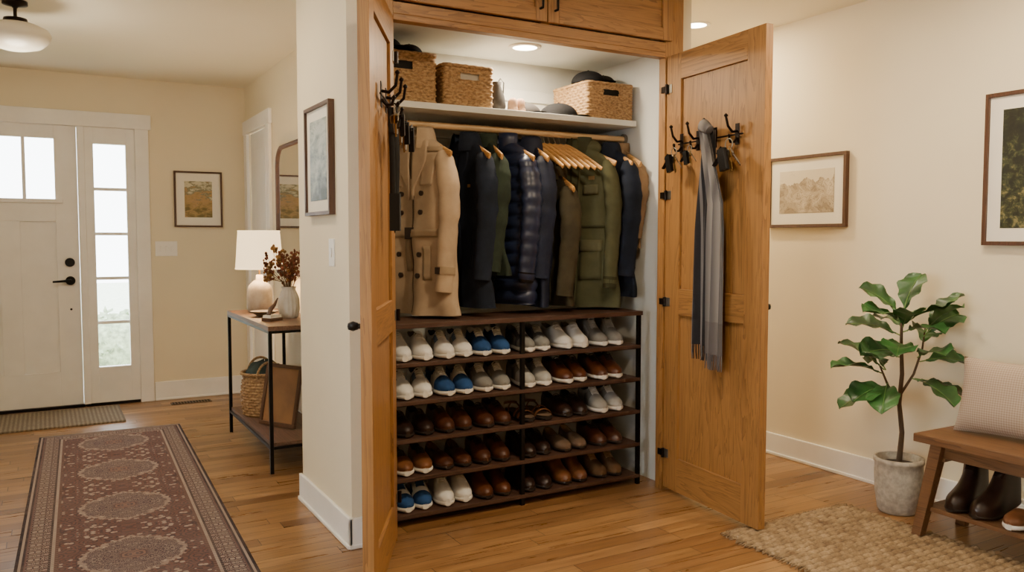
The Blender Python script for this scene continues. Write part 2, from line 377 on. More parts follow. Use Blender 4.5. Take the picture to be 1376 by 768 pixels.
def panels(m,W):
    z0,z1=.02,2.215; sw=.115;t=.04
    m.box(0,sw,0,t,z0,z1,M_oakZ); m.box(W-sw,W,0,t,z0,z1,M_oakZ)
    for (p,q) in ((z0,z0+.17),(z1-.13,z1),(.92,1.05)): m.box(sw,W-sw,0,t,p,q,M_oakX)
    m.box(sw,W-sw,.013,t-.013,z0+.17,.92,M_oakZ); m.box(sw,W-sw,.013,t-.013,1.05,z1-.13,M_oakZ)
def knob(m,x):
    t=.04
    m.cyl((x,t,1.0),(x,t+.02,1.0),.009,M_black); m.lathe([(.001,-.017),(.018,-.011),(.020,0),(.018,.011),(.001,.017)],M_black,(x,t+.032,1.0),16)
def hook(m,x,y,z):
    m.box(x-.014,x+.014,y-.004,y,z-.05,z+.045,M_bronze)
    m.sweep([(x,y-.004,z+.01),(x,y-.03,z+.005),(x,y-.055,z+.03),(x-.006,y-.062,z+.072)],[.006,.0065,.006,.0055],M_bronze,8)
    m.lathe([(.001,-.009),(.008,-.004),(.010,0),(.008,.004),(.001,.010)],M_bronze,(x-.006,y-.062,z+.076),12)
    m.sweep([(x,y-.004,z-.02),(x,y-.02,z-.04),(x,y-.040,z-.04),(x,y-.048,z-.016)],[.006,.006,.006,.0055],M_bronze,8)
    m.lathe([(.001,-.008),(.009,0),(.001,.009)],M_bronze,(x,y-.048,z-.012),12)
def keys(m,x,y,z,fob=True,s=1.25):
    old0=m.T; m.T=Matrix.Translation((x,y,z))@Matrix.Scale(s,4)
    m.sweep([(.016*math.cos(a),0,-.016+.016*math.sin(a)) for a in np.linspace(0,2*PI,14)[:-1]],.0018,M_steel,6,closed=True)
    base=m.T
    for i,a in enumerate((-.75,-.25,.3,.8)):
        m.T=base@Matrix.Translation((0,-.007*i+.004,-.03))@Matrix.Rotation(a,4,'Y')@Matrix.Rotation(.5*(i-1.5),4,'Z')
        mt=(M_steel,M_brass,M_steel,M_black)[i]
        m.lathe([(.001,-.0015),(.013,-.0015),(.013,.0015),(.001,.0015)],mt,(0,0,0),16) if False else m.box(-.013,.013,-.002,.002,-.026,0,mt)
        m.box(-.0045,.0045,-.0015,.0015,-.066,-.026,mt); m.box(.0045,.008,-.0015,.0015,-.062,-.040,mt)
    m.T=base@Matrix.Rotation(-.25,4,'Y')
    if fob: m.box(-.026,.002,-.030,-.016,-.092,-.028,M_black)
    m.T=old0
M_brass=plain('brass','a8864a',.35,.9)
hR=(2.752,3.245,0); fR=(2.690,2.535,0)
d=(Vector(fR)-Vector(hR)); W=d.length
m=M(); panels(m,W); knob(m,W-.05)
for z in (.2,.98,1.52,2.05):
    m.box(-.004,.045,-.004,0,z-.022,z+.022,M_steel); m.box(-.03,.0,-.016,.006,z-.016,z+.016,M_bronze)
    m.cyl((.012,-.012,z-.024),(.012,-.012,z+.024),.008,M_bronze,n=10)
for xx in (.13,.26,.385,.54): hook(m,xx,0,1.77)
m.box(.10,.58,-.004,0,1.762,1.770,M_bronze)
rzR=math.atan2(d.y,d.x)
m.build('closet_door',loc=hR,rz=rzR,bevel=.002)
for xx,s in ((.13,1.3),(.255,1.0),(.54,1.55)):
    m=M(); keys(m,xx,-.048,1.745,True,s); m.build('key_ring',loc=hR,rz=rzR)
# scarf
n=NT('striped_scarf_grey'); c=n.co(); o=n.sep(c)
a2=n.m('MULTIPLY_ADD',n.m('SINE',n.m('MULTIPLY',o[0],110)),.5,.5); l1=n.m('LESS_THAN',n.m('ADD',o[2],n.m('MULTIPLY',n.noise(c,30),.02)),.93)
base=n.mix(a2,'87817b','575453'); base=n.mix(n.m('MULTIPLY',l1,.4),base,'4a4241')
n.color(base); n.rough(.95); n.bump(n.noise(c,400,2),.4,.001); M_scarf=n.mat
n=NT('striped_scarf_dark'); c=n.co(); o=n.sep(c)
l2=n.m('GREATER_THAN',n.m('SINE',n.m('MULTIPLY_ADD',o[0],170,.5)),.7)
n.color(n.mix(n.m('MULTIPLY',l2,.7),'1f1e22','7d7875')); n.rough(.95); n.bump(n.noise(c,400,2),.4,.001); M_scarfd=n.mat
m=M()
def sheet(m,x0,x1,yb,z0,z1,amp,k,ph,mat,th=.01):
    for off in (0,th):
        rows=[]
        for j in range(40):
            t=j/39; z=z1+(z0-z1)*t
            squeeze=.45+.55*min(1,t*2.2)
            cx=.385+((x0+x1)/2-.385)*min(1,t*3); hw=(x1-x0)/2
            rows.append([(cx+hw*(i/12-1)*squeeze, yb-off-amp*(1+math.sin(k*i/24+ph+t*1.2))*(.6+.4*t), z) for i in range(25)])
        m.grid(rows,mat)
    for i in range(0,25,1):
        xx=x0+(x1-x0)*i/24; yy=yb-th/2-amp*(1+math.sin(k*i/24+ph+1.2))
        m.sweep([(xx,yy,z0+.005),(xx+random.uniform(-.004,.004),yy,z0-.035),(xx+random.uniform(-.006,.006),yy,z0-.07)],[.0028,.0028,.002],mat,5)
sheet(m,.300,.450,-.018,.80,1.80,.016,13,0,M_scarfd)
sheet(m,.42,.54,-.048,.77,1.80,.014,12,2,M_scarf)
m.sweep([(.34,-.02,1.795),(.355,-.045,1.815),(.385,-.066,1.82),(.42,-.06,1.795)],[.022,.028,.03,.022],M_scarf,10)
m.build('striped_wool_scarf',loc=hR,rz=rzR)
hL=(1.284,3.245,0); fL=(.953,2.625,0)
d=(Vector(hL)-Vector(fL)); W=d.length
m=M(); panels(m,W); knob(m,.05)
for z in (.2,.98,1.52,2.05): m.box(W-.045,W+.004,-.004,0,z-.022,z+.022,M_steel); m.cyl((W-.012,-.012,z-.024),(W-.012,-.012,z+.024),.008,M_bronze,n=10)
for xx in (.28,.42,.56): hook(m,xx,0,1.83)
m.box(.24,.60,-.006,0,1.822,1.83,M_bronze)
rzL=math.atan2(d.y,d.x)
m.build('closet_door',loc=fL,rz=rzL,bevel=.002)
for xx,z,s in ((.28,1.79,1.2),(.42,1.785,1.3),(.56,1.79,1.5)):
    m=M(); keys(m,xx,-.05,z,True,s); m.build('key_ring',loc=fL,rz=rzL)
m=M()
m.sweep([(.34,-.028,1.79),(.34,-.034,1.6),(.345,-.034,1.40),(.35,-.040,1.33),(.355,-.045,1.40),(.35,-.052,1.6),(.34,-.046,1.79)],.011,M_dark,8,closed=True,flat=(.35,1))
m.box(.335,.375,-.06,-.022,1.33,1.47,M_dark)
m.build('black_strap',loc=fL,rz=rzL,bevel=.004)

# shelf and rod
m=M(); m.box(1.227,2.80,3.55,CB-.003,1.905,1.935,M_closet); m.box(1.227,2.80,CB-.018,CB-.001,1.83,1.905,M_closet); m.box(1.227,2.80,CB-.014,CB-.001,2.06,2.12,M_closet)
m.build('closet_shelf',bevel=.002)
m=M(); m.cyl((1.228,3.68,1.85),(2.82,3.68,1.85),.0165,M_rod,n=20)
for x in (1.232,2.812): m.cyl((x-.006,3.68,1.85),(x+.008,3.68,1.85),.03,M_steel,n=20)
m.build('closet_rod')
# ------------------------------------------------------------------ shoe rack
m=M(); SZ=[.045,.215,.39,.562,.735]
RX0,RX1,RY0,RY1=1.318,2.715,3.385,3.71
m.box(RX0-.005,RX1+.005,RY0-.005,RY1,.900,.922,M_walnutX)
for z in SZ: m.box(RX0+.005,RX1-.005,RY0,RY1,z-.009,z+.009,M_walnutX); m.box(RX0,RX1,RY0+.004,RY0+.012,z-.013,z-.009,M_black)
for x in (RX0,1.985,RX1-.02):
    for y in (RY0+.002,RY1-.022): m.box(x,x+.02,y,y+.02,0,.900,M_black)
m.build('shoe_rack',bevel=.0015)

def leather(nm,c,r=.38): return plain(nm,c,r,var=.22,vs=18,bump=.1,bs=120)
W_=fabric('white_canvas','dcdad5',.04,.6); WS=plain('white_rubber','e0ddd5',.55,var=.03); BL=fabric('blue_suede','27497a',.12); GR=fabric('grey_suede','7d7c78',.1); LG=fabric('light_grey_knit','a19f99',.08); DGR=fabric('dark_grey_knit','4b4d50',.1)
LB=fabric('pale_blue_trim','6f87a3',.08)
BR=leather('brown_leather','4a2918'); DB=leather('dark_brown_leather','291811'); TAN=leather('tan_leather','75492a'); TB=fabric('taupe_suede','6b5746',.12); HIK=fabric('hiker_nubuck','5a422c',.15); BRX=leather('chestnut_leather','5c331b')
SB=plain('brown_rubber_sole','20150f',.6); CR=plain('crepe_sole','9c7f5c',.7); LIN=fabric('shoe_lining','7b7871',.1); LIND=fabric('shoe_lining_dark','2c2019',.1)
S_=[0,.02,.06,.12,.2,.3,.4,.48,.56,.65,.75,.84,.92,.97,1]
WD=[.014,.024,.030,.033,.034,.033,.034,.037,.041,.044,.045,.042,.033,.022,.009]
HP={'sneaker':([0,.1,.25,.38,.46,.56,.7,.85,.95,1],[.088,.084,.066,.076,.097,.076,.050,.040,.029,.014]),
 'hightop':([0,.1,.25,.38,.46,.56,.7,.85,.95,1],[.108,.112,.108,.115,.116,.082,.05,.04,.03,.015]),
 'leather':([0,.1,.25,.38,.46,.56,.7,.85,.95,1],[.062,.06,.046,.052,.066,.058,.042,.036,.028,.014]),
 'loafer':([0,.1,.25,.38,.5,.56,.7,.85,.95,1],[.056,.054,.04,.038,.048,.046,.038,.033,.026,.013]),
 'boot':([0,.1,.25,.36,.44,.52,.6,.72,.85,.95,1],[.132,.134,.130,.132,.118,.085,.066,.050,.043,.034,.018])}
def shoe(m,ox,yaw,kind,up,sole,acc=None,lin_=None,lace=None,L=.275,oy=0,k_=1.0,hs=1.0,toe=None,stripe=None):
    old=m.T; q=Matrix.Translation((ox,oy,0))@Matrix.Rotation(yaw,4,'Z'); m.T=q if old is None else old@q
    lin_=lin_ or LIN; sh=.03 if sole in(WS,CR) else .022
    ww=[x*k_ for x in WD]
    rows=[]
    for s,w in zip(S_,ww):
        y=L*(.5-s); w=w+.004; b=.004 if s>.9 else 0
        rows.append([(w,y,sh),(w+.001,y,sh*.5),(w-.002,y,b),(-w+.002,y,b),(-w-.001,y,sh*.5),(-w,y,sh)])
    m.grid(rows,sole,closed=True); m.add(rows[0],[(0,1,2,3,4,5)],sole); m.add(rows[-1],[(5,4,3,2,1,0)],sole)
    if kind=='sandal':
        m.grid([[(w*.92,L*(.5-s),sh+.003),(0,L*(.5-s),sh+.001),(-w*.92,L*(.5-s),sh+.003)] for s,w in zip(S_,ww)],lin_)
        for s0,hh in ((.62,.045),(.78,.036),(.3,.05)):
            w=.044 if s0>.5 else .036
            m.sweep([(w*math.cos(a)*1.02,L*(.5-s0)+(.02*math.sin(a) if s0<.5 else 0),sh-.008+hh*math.sin(a)) for a in np.linspace(0,PI,11)],.011,up,8,flat=(.25,1.0),up=(1,0,0))
        m.sweep([(.036*math.cos(a),L*(.5-.1)+.03*math.sin(a),sh+.03) for a in np.linspace(0,PI,9)],.008,up,8,flat=(1,.3))
        m.T=old; return
    hx_,hy=HP[kind]
    rows=[]
    for s,w in zip(S_,ww):
        h=float(np.interp(s,hx_,hy))*hs; y=L*(.5-s); col=.03<s<.47
        k=.66 if s<.47 else .42
        if col: t=[(k*w,h),(.8*k*w,h-.014),(0,h-.034)]
        elif s<=.03: t=[(k*w,h),(.6*k*w,h*1.0),(0,h*1.0)]
        else: t=[(k*w,h*.96),(.6*k*w,h*1.0),(0,h*1.02)]
        tall=h>.10
        side=[(w,0),(w*1.02,min(.3*h,.03)),(w*(.93 if not tall else .88),.68*h)]
        half=side+t
        rows.append([(x,y,sh-.004+z) for x,z in half]+[(-x,y,sh-.004+z) for x,z in half[-2::-1]])
    acc=acc or up
    def mf(i,k):
        s=(S_[i]+S_[i+1])/2
        if k in(3,4,5,6):
            if s<.45 and i>0: return lin_
            if s<.66: return lace or up
        if toe and s>.72: return toe
        if k in(0,1,8,9) :
            if s<.1 : return acc
            if .42<s<.62 and kind in('sneaker','hightop'): return acc
        if stripe and k in (1,2,7,8) and .50<s<.70: return stripe
        return up
    m.grid(rows,up,matfn=mf)
    m.add([rows[0][i] for i in range(11)],[tuple(range(11))],acc); m.add(rows[-1],[tuple(range(11))[::-1]],toe or up)
    if lace and kind!='loafer':
        lc=lace if lace!=up else lin_
        for s in (.49,.53,.57,.61):
            h=float(np.interp(s,hx_,hy))*hs+sh; w=.019; y=L*(.5-s)
            m.sweep([(w*1.1,y,h-.012),(w*.6,y-.003,h-.001),(0,y,h+.002),(-w*.6,y+.003,h-.001),(-w*1.1,y,h-.012)],.003,lc,5)
    m.T=old
def pair(name,x,y,z,kind,rz=0,toe_yaw=0.0,**kw):
    m=M(); v=random.uniform(-.06,.06)
    shoe(m,-.051,.03+v+toe_yaw+random.uniform(-.04,.04),kind,oy=random.uniform(-.008,.008),**kw); shoe(m,.050,-.02+v+toe_yaw+random.uniform(-.04,.04),kind,oy=random.uniform(-.008,.008),**kw)
    m.build(name,loc=(x,y,z),rz=rz,sub=1)
XS=[1.462,1.668,1.873,2.112,2.335,2.558]
wsn=dict(kind='sneaker',up=W_,sole=WS,lace=WS,lin_=LIN)
wsb=dict(kind='sneaker',up=W_,sole=WS,lace=WS,lin_=DGR,stripe=LB,acc=LG)
bl=dict(kind='sneaker',up=BL,sole=WS,acc=W_,lace=WS,lin_=LIN,stripe=W_)
blw=dict(kind='sneaker',up=BL,sole=WS,acc=BL,lace=WS,lin_=W_)
bl2=dict(kind='sneaker',up=W_,sole=WS,acc=BL,lace=BL,lin_=BL,toe=BL)
gry=dict(kind='sneaker',up=GR,sole=WS,acc=LG,lace=WS,lin_=DGR)
lgr=dict(kind='sneaker',up=LG,sole=WS,acc=GR,lace=WS,lin_=DGR,stripe=GR)
dgs=dict(kind='sneaker',up=DGR,sole=WS,acc=GR,lace=LG,lin_=GR,toe=GR)
ght=dict(kind='hightop',up=GR,sole=WS,acc=LG,lace=LG,lin_=DGR)
brs=dict(kind='sneaker',up=BRX,sole=WS,lace=SB,lin_=LIND)
tns=dict(kind='leather',up=TAN,sole=WS,lace=SB,lin_=LIND)
brl=dict(kind='leather',up=BR,sole=SB,lace=SB,lin_=LIND,hs=1.2)
brc=dict(kind='leather',up=BRX,sole=SB,lace=DB,lin_=LIND,hs=1.25,toe=BR)
dbl=dict(kind='leather',up=DB,sole=SB,lace=SB,lin_=LIND,hs=1.2)
loa=dict(kind='loafer',up=TB,sole=SB,lin_=CR)
lob=dict(kind='loafer',up=BR,sole=SB,lin_=TAN)
san=dict(kind='sandal',up=TAN,sole=SB,lin_=TB)
btb=dict(kind='boot',up=BRX,sole=SB,lin_=LIND); btd=dict(kind='boot',up=DB,sole=SB,lin_=LIND); btt=dict(kind='boot',up=TAN,sole=SB,lin_=LIND); bth=dict(kind='boot',up=HIK,sole=SB,lace=CR,lin_=LIND)
NM={id(wsn):'white_sneakers',id(wsb):'white_sneakers',id(bl):'blue_sneakers',id(blw):'blue_sneakers',id(bl2):'white_blue_sneakers',id(gry):'grey_sneakers',id(dgs):'grey_sneakers',id(lgr):'light_grey_sneakers',id(ght):'grey_high_top_sneakers',id(brs):'brown_sneakers',id(tns):'tan_casual_shoes',id(brl):'brown_leather_shoes',id(brc):'brown_leather_shoes',id(dbl):'dark_brown_leather_shoes',id(loa):'taupe_loafers',id(lob):'brown_loafers',id(san):'leather_sandals',id(btb):'brown_leather_boots',id(btd):'dark_brown_leather_boots',id(btt):'tan_leather_boots',id(bth):'hiking_boots'}
rows_=[(4,[wsn,wsb,blw,dgs,wsn,ght]),(3,[wsb,bl,gry,lgr,brs,brs]),(2,[dbl,brc,brl,san,dbl,lgr]),(1,[tns,lob,brc,dbl,loa,brl]),(0,[bl2,wsn,btb,btd,btt,bth])]
for r,lst in rows_:
    for i,k in enumerate(lst):
        pair(NM[id(k)],XS[i]+random.uniform(-.003,.003),3.385+.155,SZ[r]+.0095,toe_yaw=-.14,**k)

# ------------------------------------------------------------------ hangers & garments
RODY=3.68; RODZ=1.85
def hanger_parts(m,neck=1.775,drop=.078,th=1.0):
    zc=RODZ; r=.0195
    pts=[(0,r*math.cos(a),zc+r*math.sin(a)) for a in np.linspace(-.5,PI+.15,12)]
    pts=pts+[(0,-.012,zc-.028),(0,0,zc-.04),(0,0,neck)]
    m.sweep(pts,.002,M_steel,6)
    T=np.linspace(-1,1,25)
    P=[(.22*t,-.014*abs(t)**2,neck-.004-drop*abs(t)**1.15) for t in T]
    R=[(.012+.008*(1-abs(t)))*th for t in T]
    m.sweep(P,R,M_hanger,10,flat=(1.25,.55))
def rotg(phi): return -(PI/2-phi)
def garment(name,X,phi,hem,mat,style='jacket',lin_=None,acc=None,wid=1.0,dep=1.0,slv=.60,seed=0,slmat=None,Y=RODY,folds=1.0,zt=1.785,flare=1.0):
    rnd=random.Random(seed); m=M(); lin_=lin_ or M_dark; acc=acc or mat; slmat=slmat or mat
    S=zt-hem; puff=style=='puffer'
    hanger_parts(m,zt-.01)
    def w_(s):
        w=float(np.interp(s,[0,.015,.04,.08,.12,.3,.6,max(S,.61)],[.062,.085,.13,.172,.186,.178,.192*flare,.212*flare if style!='puffer' else .185]))*wid
        if puff: w*=1+.03*abs(math.sin(PI*s/.062))
        return w
    def d_(s):
        d=float(np.interp(s,[0,.03,.09,.2,.5,max(S,.51)],[.042,.046,.05,.062,.066,.078]))*dep
        if puff: d*=.80+.38*abs(math.sin(PI*s/.062))**.55
        return d
    ph=[rnd.uniform(0,6) for _ in range(4)]
    def fold(x,s):
        A=.018*folds*min(1,s/.5)*(0.3 if puff else 1)
        return A*(math.sin(24*x+ph[0]+2.6*s)+.55*math.sin(43*x+ph[1]-4*s)+.5*math.sin(13*s+ph[2]+14*x)+.25*math.sin(31*s+20*x+ph[3]))
    p=2.4
    def pt(th,s,off=0):
        w,d=w_(s)+off,d_(s)+off; c_,s_=math.cos(th),math.sin(th)
        x=w*math.copysign(abs(c_)**(2/p),c_); y=-d*math.copysign(abs(s_)**(2/p),s_)
        return (x,y+fold(x,s),zt-s)
    def fy(x,s,off):
        w,d=w_(s),d_(s); q=max(0,1-abs(min(1,abs(x)/w))**p)**(1/p)
        return -d*q+fold(x,s)-off
    NL=120 if puff else 64
    rows=[[pt(2*PI*k/60,S*j/(NL-1)) for k in range(60)] for j in range(NL)]
    m.grid(rows,mat,closed=True)
    m.add(rows[0],[tuple(range(60))],lin_); m.add([(x*.98,y*.98,z+.004) for x,y,z in rows[-1]],[tuple(range(60))[::-1]],lin_)
    def patch(xl,xr,s0,s1,off,mt,nx=8,ns=14):
        R=[]
        for j in range(ns+1):
            t=j/ns; s=s0+(s1-s0)*t; a=xl(t) if callable(xl) else xl; b=xr(t) if callable(xr) else xr
            xs=[a+(b-a)*i/nx for i in range(nx+1)]
            R.append([(a,fy(a,s,-.004),zt-s)]+[(x,fy(x,s,off),zt-s) for x in xs]+[(b,fy(b,s,-.004),zt-s)])
        R=[[(x,y+off+.004,z) for x,y,z in R[0]]]+R+[[(x,y+off+.004,z) for x,y,z in R[-1]]]
        m.grid(R,mt)
    for sg in (-1,1):
        sh=w_(.11)*.93
        jit=rnd.uniform(-.012,.012)
        N=44 if puff else 40
        P=[];R=[]
        for i in range(N):
            t=i/(N-1)
            x=sg*(sh-.025+.058*math.sin(min(1,t*2.2)*PI/2)-.014*t); y=-.004-.045*t**1.5*(1 if sg>0 else .6)+jit*t; z=zt-.075-slv*t
            P.append((x,y,z))
            r=float(np.interp(t,[0,.06,.2,.5,.8,1],[.03,.052,.060,.053,.048,.045]))*(.95+.05*dep)
            if puff: r*=.86+.24*abs(math.sin(PI*t*slv/.062))**.6
            else: r*=1+.05*math.sin(t*30+ph[3])*(.3+math.exp(-((t-.45)/.18)**2))+.025*math.sin(t*61+ph[1])
            R.append(r)
        m.sweep(P,R,slmat,18,flat=(.72,1.05),up=(1,0,0),capmat=lin_)
        e=Vector(P[-1]); f=Vector(P[-4])
        if style=='trench':
            m.sweep([P[-8],P[-6]],[R[-8]*1.10,R[-6]*1.10],acc,18,flat=(.72,1.05),up=(1,0,0))
            c=P[-7]; m.box(c[0]-.012,c[0]+.012,c[1]-.060,c[1]-.05,c[2]-.014,c[2]+.018,M_btn)
        else:
            m.sweep([tuple(f),tuple(e+(e-f)*.15)],[R[-4]*1.04,R[-1]*1.03],acc,18,flat=(.72,1.05),up=(1,0,0),capmat=lin_)
    def collar(h,flare,th,mt,gap=.35,zb=-.012):
        A=np.linspace(-PI/2+gap,3*PI/2-gap,26)
        R=[]
        prof=[(1.0,zb-.02),(1.04,zb+h*.5),(1.0,zb+h),(.94,zb+h),(.92,zb+h*.5),(.9,zb-.02)]
        if flare: prof=[(1.34,zb-.045),(1.40,zb-.028),(1.14,zb+h*.75),(1.02,zb+h),(.96,zb+h*.9),(.92,zb-.01)]
        for pr,pz in prof: R.append([(.07*pr*math.cos(a),.056*pr*math.sin(a),zt+pz) for a in A])
        m.grid(R,mt)
    if style=='trench':
        collar(.06,True,.01,mat,.5)
        for sg in(-1,1):
            patch((lambda t,sg=sg: sg*.010),(lambda t,sg=sg: sg*(.012+.085*math.sin(min(1,.28+t*.9)*PI)*(1-t*.35)+.008)),.01,.30,.012,mat)
            patch((lambda t,sg=sg: sg*.06),(lambda t,sg=sg: sg*(.16-.02*t)),.08,.235,.005,TRm)
        patch((lambda t:-.03*(1-t)-.002),(lambda t:.03*(1-t)+.002),.012,.20,.006,M_trenchlin_shade,4,10)
        patch(.012,.020,.28,S-.01,.004,M_trenchlin_shade,3,30)  # centre seam strip, dark colour standing in for the shadow of the opening
        patch(-.19*wid,.19*wid,.44,.478,.008,acc,24,3)
        y=fy(0,.46,0); m.box(-.03,.03,y-.016,y-.010,zt-.487,zt-.431,M_btn)
        patch(-.035,.0,.478,.64,.012,acc,4,8)
        for k,s in enumerate((.27,.36,.56,.66)):
            for x in(-.07,.07):
                y=fy(x,s,0); m.cyl((x,y+.002,zt-s),(x,y-.008,zt-s),.0125,M_btn,n=14)
        for sg in(-1,1): patch((lambda t,sg=sg: sg*(.09+.01*t)),(lambda t,sg=sg: sg*(.125+.01*t)),.52,.68,.007,acc,4,8)
        for sg in(-1,1): patch((lambda t,sg=sg: sg*(.085)),(lambda t,sg=sg: sg*(.17)),.052,.075,.008,acc,4,3)
    elif style=='parka':
        collar(.065,False,.01,acc,.25,-.01)
        hd=[[( .115*math.sin(a)*math.cos(b), .03+.07*math.sin(a)*math.sin(b), zt+.0+.06*math.cos(a)) for b in np.linspace(0,2*PI,20)[:-1]] for a in np.linspace(.05,PI-.05,10)]
        m.grid(hd,mat,closed=True)
        patch(-.024,.028,.03,S-.015,.008,mat,5,40); patch(.020,.026,.03,S-.02,.012,acc,2,40)
        for s in (.08,.2,.32,.44,.56,.68):
            y=fy(0,s,.008); m.cyl((.002,y,zt-s),(.002,y-.004,zt-s),.008,M_brass,n=12)
        for sg in(-1,1):
            patch((lambda t,sg=sg: sg*.05),(lambda t,sg=sg: sg*.158),.50,.70,.012,mat,6,8)
            patch((lambda t,sg=sg: sg*.045),(lambda t,sg=sg: sg*.163),.49,.55,.019,OLm,6,4)
            patch((lambda t,sg=sg: sg*.055),(lambda t,sg=sg: sg*.14),.20,.25,.012,OLm,6,4)
        patch(-.18*wid,.18*wid,.415,.427,.005,acc,24,2)
        m.box(.085,.12,fy(.1,.16,.006)-.002,fy(.1,.16,.006),zt-.175,zt-.155,M_logo)
    elif puff:
        collar(.06,False,.01,mat,.15); collar(.035,False,.01,mat,.15,.0)
        patch(-.006,.006,.0,S-.01,.010,acc,2,60)
        y=fy(.09,.2,.006); m.box(.075,.1,y-.002,y+.002,zt-.21,zt-.195,M_logo)
    else:
        collar(.05,style!='zip',.01,acc,.4 if style!='zip' else .2)
        if style!='zip':
            for sg in(-1,1): patch((lambda t,sg=sg: sg*.008),(lambda t,sg=sg: sg*(.012+.06*math.sin(min(1,.3+t*.85)*PI))),.01,.24,.009,mat)
        patch(-.012,.014,.02,S-.01,.004,mat,4,40); patch(-.002,.002,.02,S-.015,.006,acc,2,40)
        y=fy(.09,.22,.004); m.box(.078,.1,y-.002,y+.002,zt-.235,zt-.22,M_logo)
        for sg in(-1,1): patch((lambda t,sg=sg: sg*(.085+.03*t)),(lambda t,sg=sg: sg*(.097+.03*t)),.5,.63,.004,acc,2,6)
    return m.build(name,loc=(X,Y,0),rz=rotg(phi))
M_btn=plain('horn_button','33231a',.35); M_logo=plain('logo_patch','8d6f3e',.5)
TR=fabric('beige_gabardine','b09a80',.06); TRm=TR; TR2=fabric('beige_gabardine_dark','9a866c',.06); M_trenchlin_shade=fabric('trench_lining_and_shade','4c3c2b',.1)
NV=fabric('navy_wool','1b2230',.2); NV2=fabric('navy_nylon','1d2337',.2,.6); OL=fabric('olive_cotton','55563d',.1); OLm=fabric('olive_cotton_flap','605f46',.1); OLD=fabric('dark_olive_cotton','3b3c29',.12); DG=fabric('forest_green','2c362c',.15); BRN=fabric('olive_brown_wool','474131',.15); TN=fabric('tan_suede','856c50',.12)
PUF=plain('navy_down_nylon','222a45',.36,var=.15,vs=10)
D=math.radians
garment('trench_coat',1.585,D(22),.938,TR,'trench',TR2,TR2,wid=1.08,seed=1,slv=.66,flare=1.06)
garment('navy_jacket',1.835,D(8),.965,NV,'jacket',acc=NV,seed=2,dep=.8,wid=1.05)
garment('green_jacket',1.945,D(-3),1.12,DG,'zip',seed=3,dep=.5,wid=1.0,slv=.56)
garment('puffer_jacket',2.06,D(14),.972,PUF,'puffer',seed=4,acc=M_black,dep=.95,slv=.62,wid=1.05)
garment('navy_blazer',2.195,D(0),.955,NV2,'jacket',seed=5,dep=.55)
garment('olive_brown_jacket',2.365,D(-4),.955,BRN,'zip',seed=6,dep=.5,wid=.95,zt=1.64,slv=.55)
garment('green_parka',2.515,D(30),.937,OL,'parka',acc=OLD,seed=8,wid=1.10,dep=.85,slv=.66,flare=1.03)
garment('dark_navy_coat',2.70,D(4),.99,NV,'jacket',seed=9,dep=.5,wid=1.18)
garment('tan_jacket',2.778,D(-1),1.25,TN,'zip',seed=10,dep=.30,wid=1.05,slv=.4,folds=.4)
for i in range(7):
    m=M(); hanger_parts(m,1.79,.125,.72); m.build('wooden_hanger',loc=(2.225+.034*i,RODY,0),rz=rotg(D(16+i*2)))

# ------------------------------------------------------------------ baskets
def weave(m,outline,perim,h,mat,rowh=.012,cu=.022,amp=.0028,taper=lambda t:1.0,hole=None,z0=0):
    nu=int(perim/.0055); nz=int(h/.003)
    rows=[]
    for j in range(nz+1):
        z=h*j/nz; row=int(z/rowh); R=[]
        a=abs(math.sin(PI*z/rowh))
        for k in range(nu):
            u=k/nu; x,y,nx,ny=outline(u); nc=round(perim/cu/2)*2
            dd=amp*a*(1+.9*math.sin(PI*u*nc+PI*row)); tp=taper(z/h)
            R.append((x*tp+nx*dd,y*tp+ny*dd,z0+z))
        rows.append(R)
    m.grid(rows,mat,closed=True,skip=(lambda i,k: hole(k/nu,i/nz)) if hole else None)
def rrect(w,d,r=.015):
    hw,hd=w/2-r,d/2-r
    L=[2*hw,PI*r/2,2*hd,PI*r/2,2*hw,PI*r/2,2*hd,PI*r/2]; per=sum(L)
    def f(u):
        q=u*per
        for i,l in enumerate(L):
            if q<=l or i==7: break
            q-=l
        t=q/l
        if i==0: return (-hw+2*hw*t,-d/2,0,-1)
        if i==2: return (w/2,-hd+2*hd*t,1,0)
        if i==4: return (hw-2*hw*t,d/2,0,1)
        if i==6: return (-w/2,hd-2*hd*t,-1,0)
        cx,cy,a0={1:(hw,-hd,-PI/2),3:(hw,hd,0),5:(-hw,hd,PI/2),7:(-hw,-hd,PI)}[i]
        a=a0+PI/2*t; return (cx+r*math.cos(a),cy+r*math.sin(a),math.cos(a),math.sin(a))
    return f,per,2*hw/per
CLOTH=fabric('linen_liner','b8b0a0',.05)
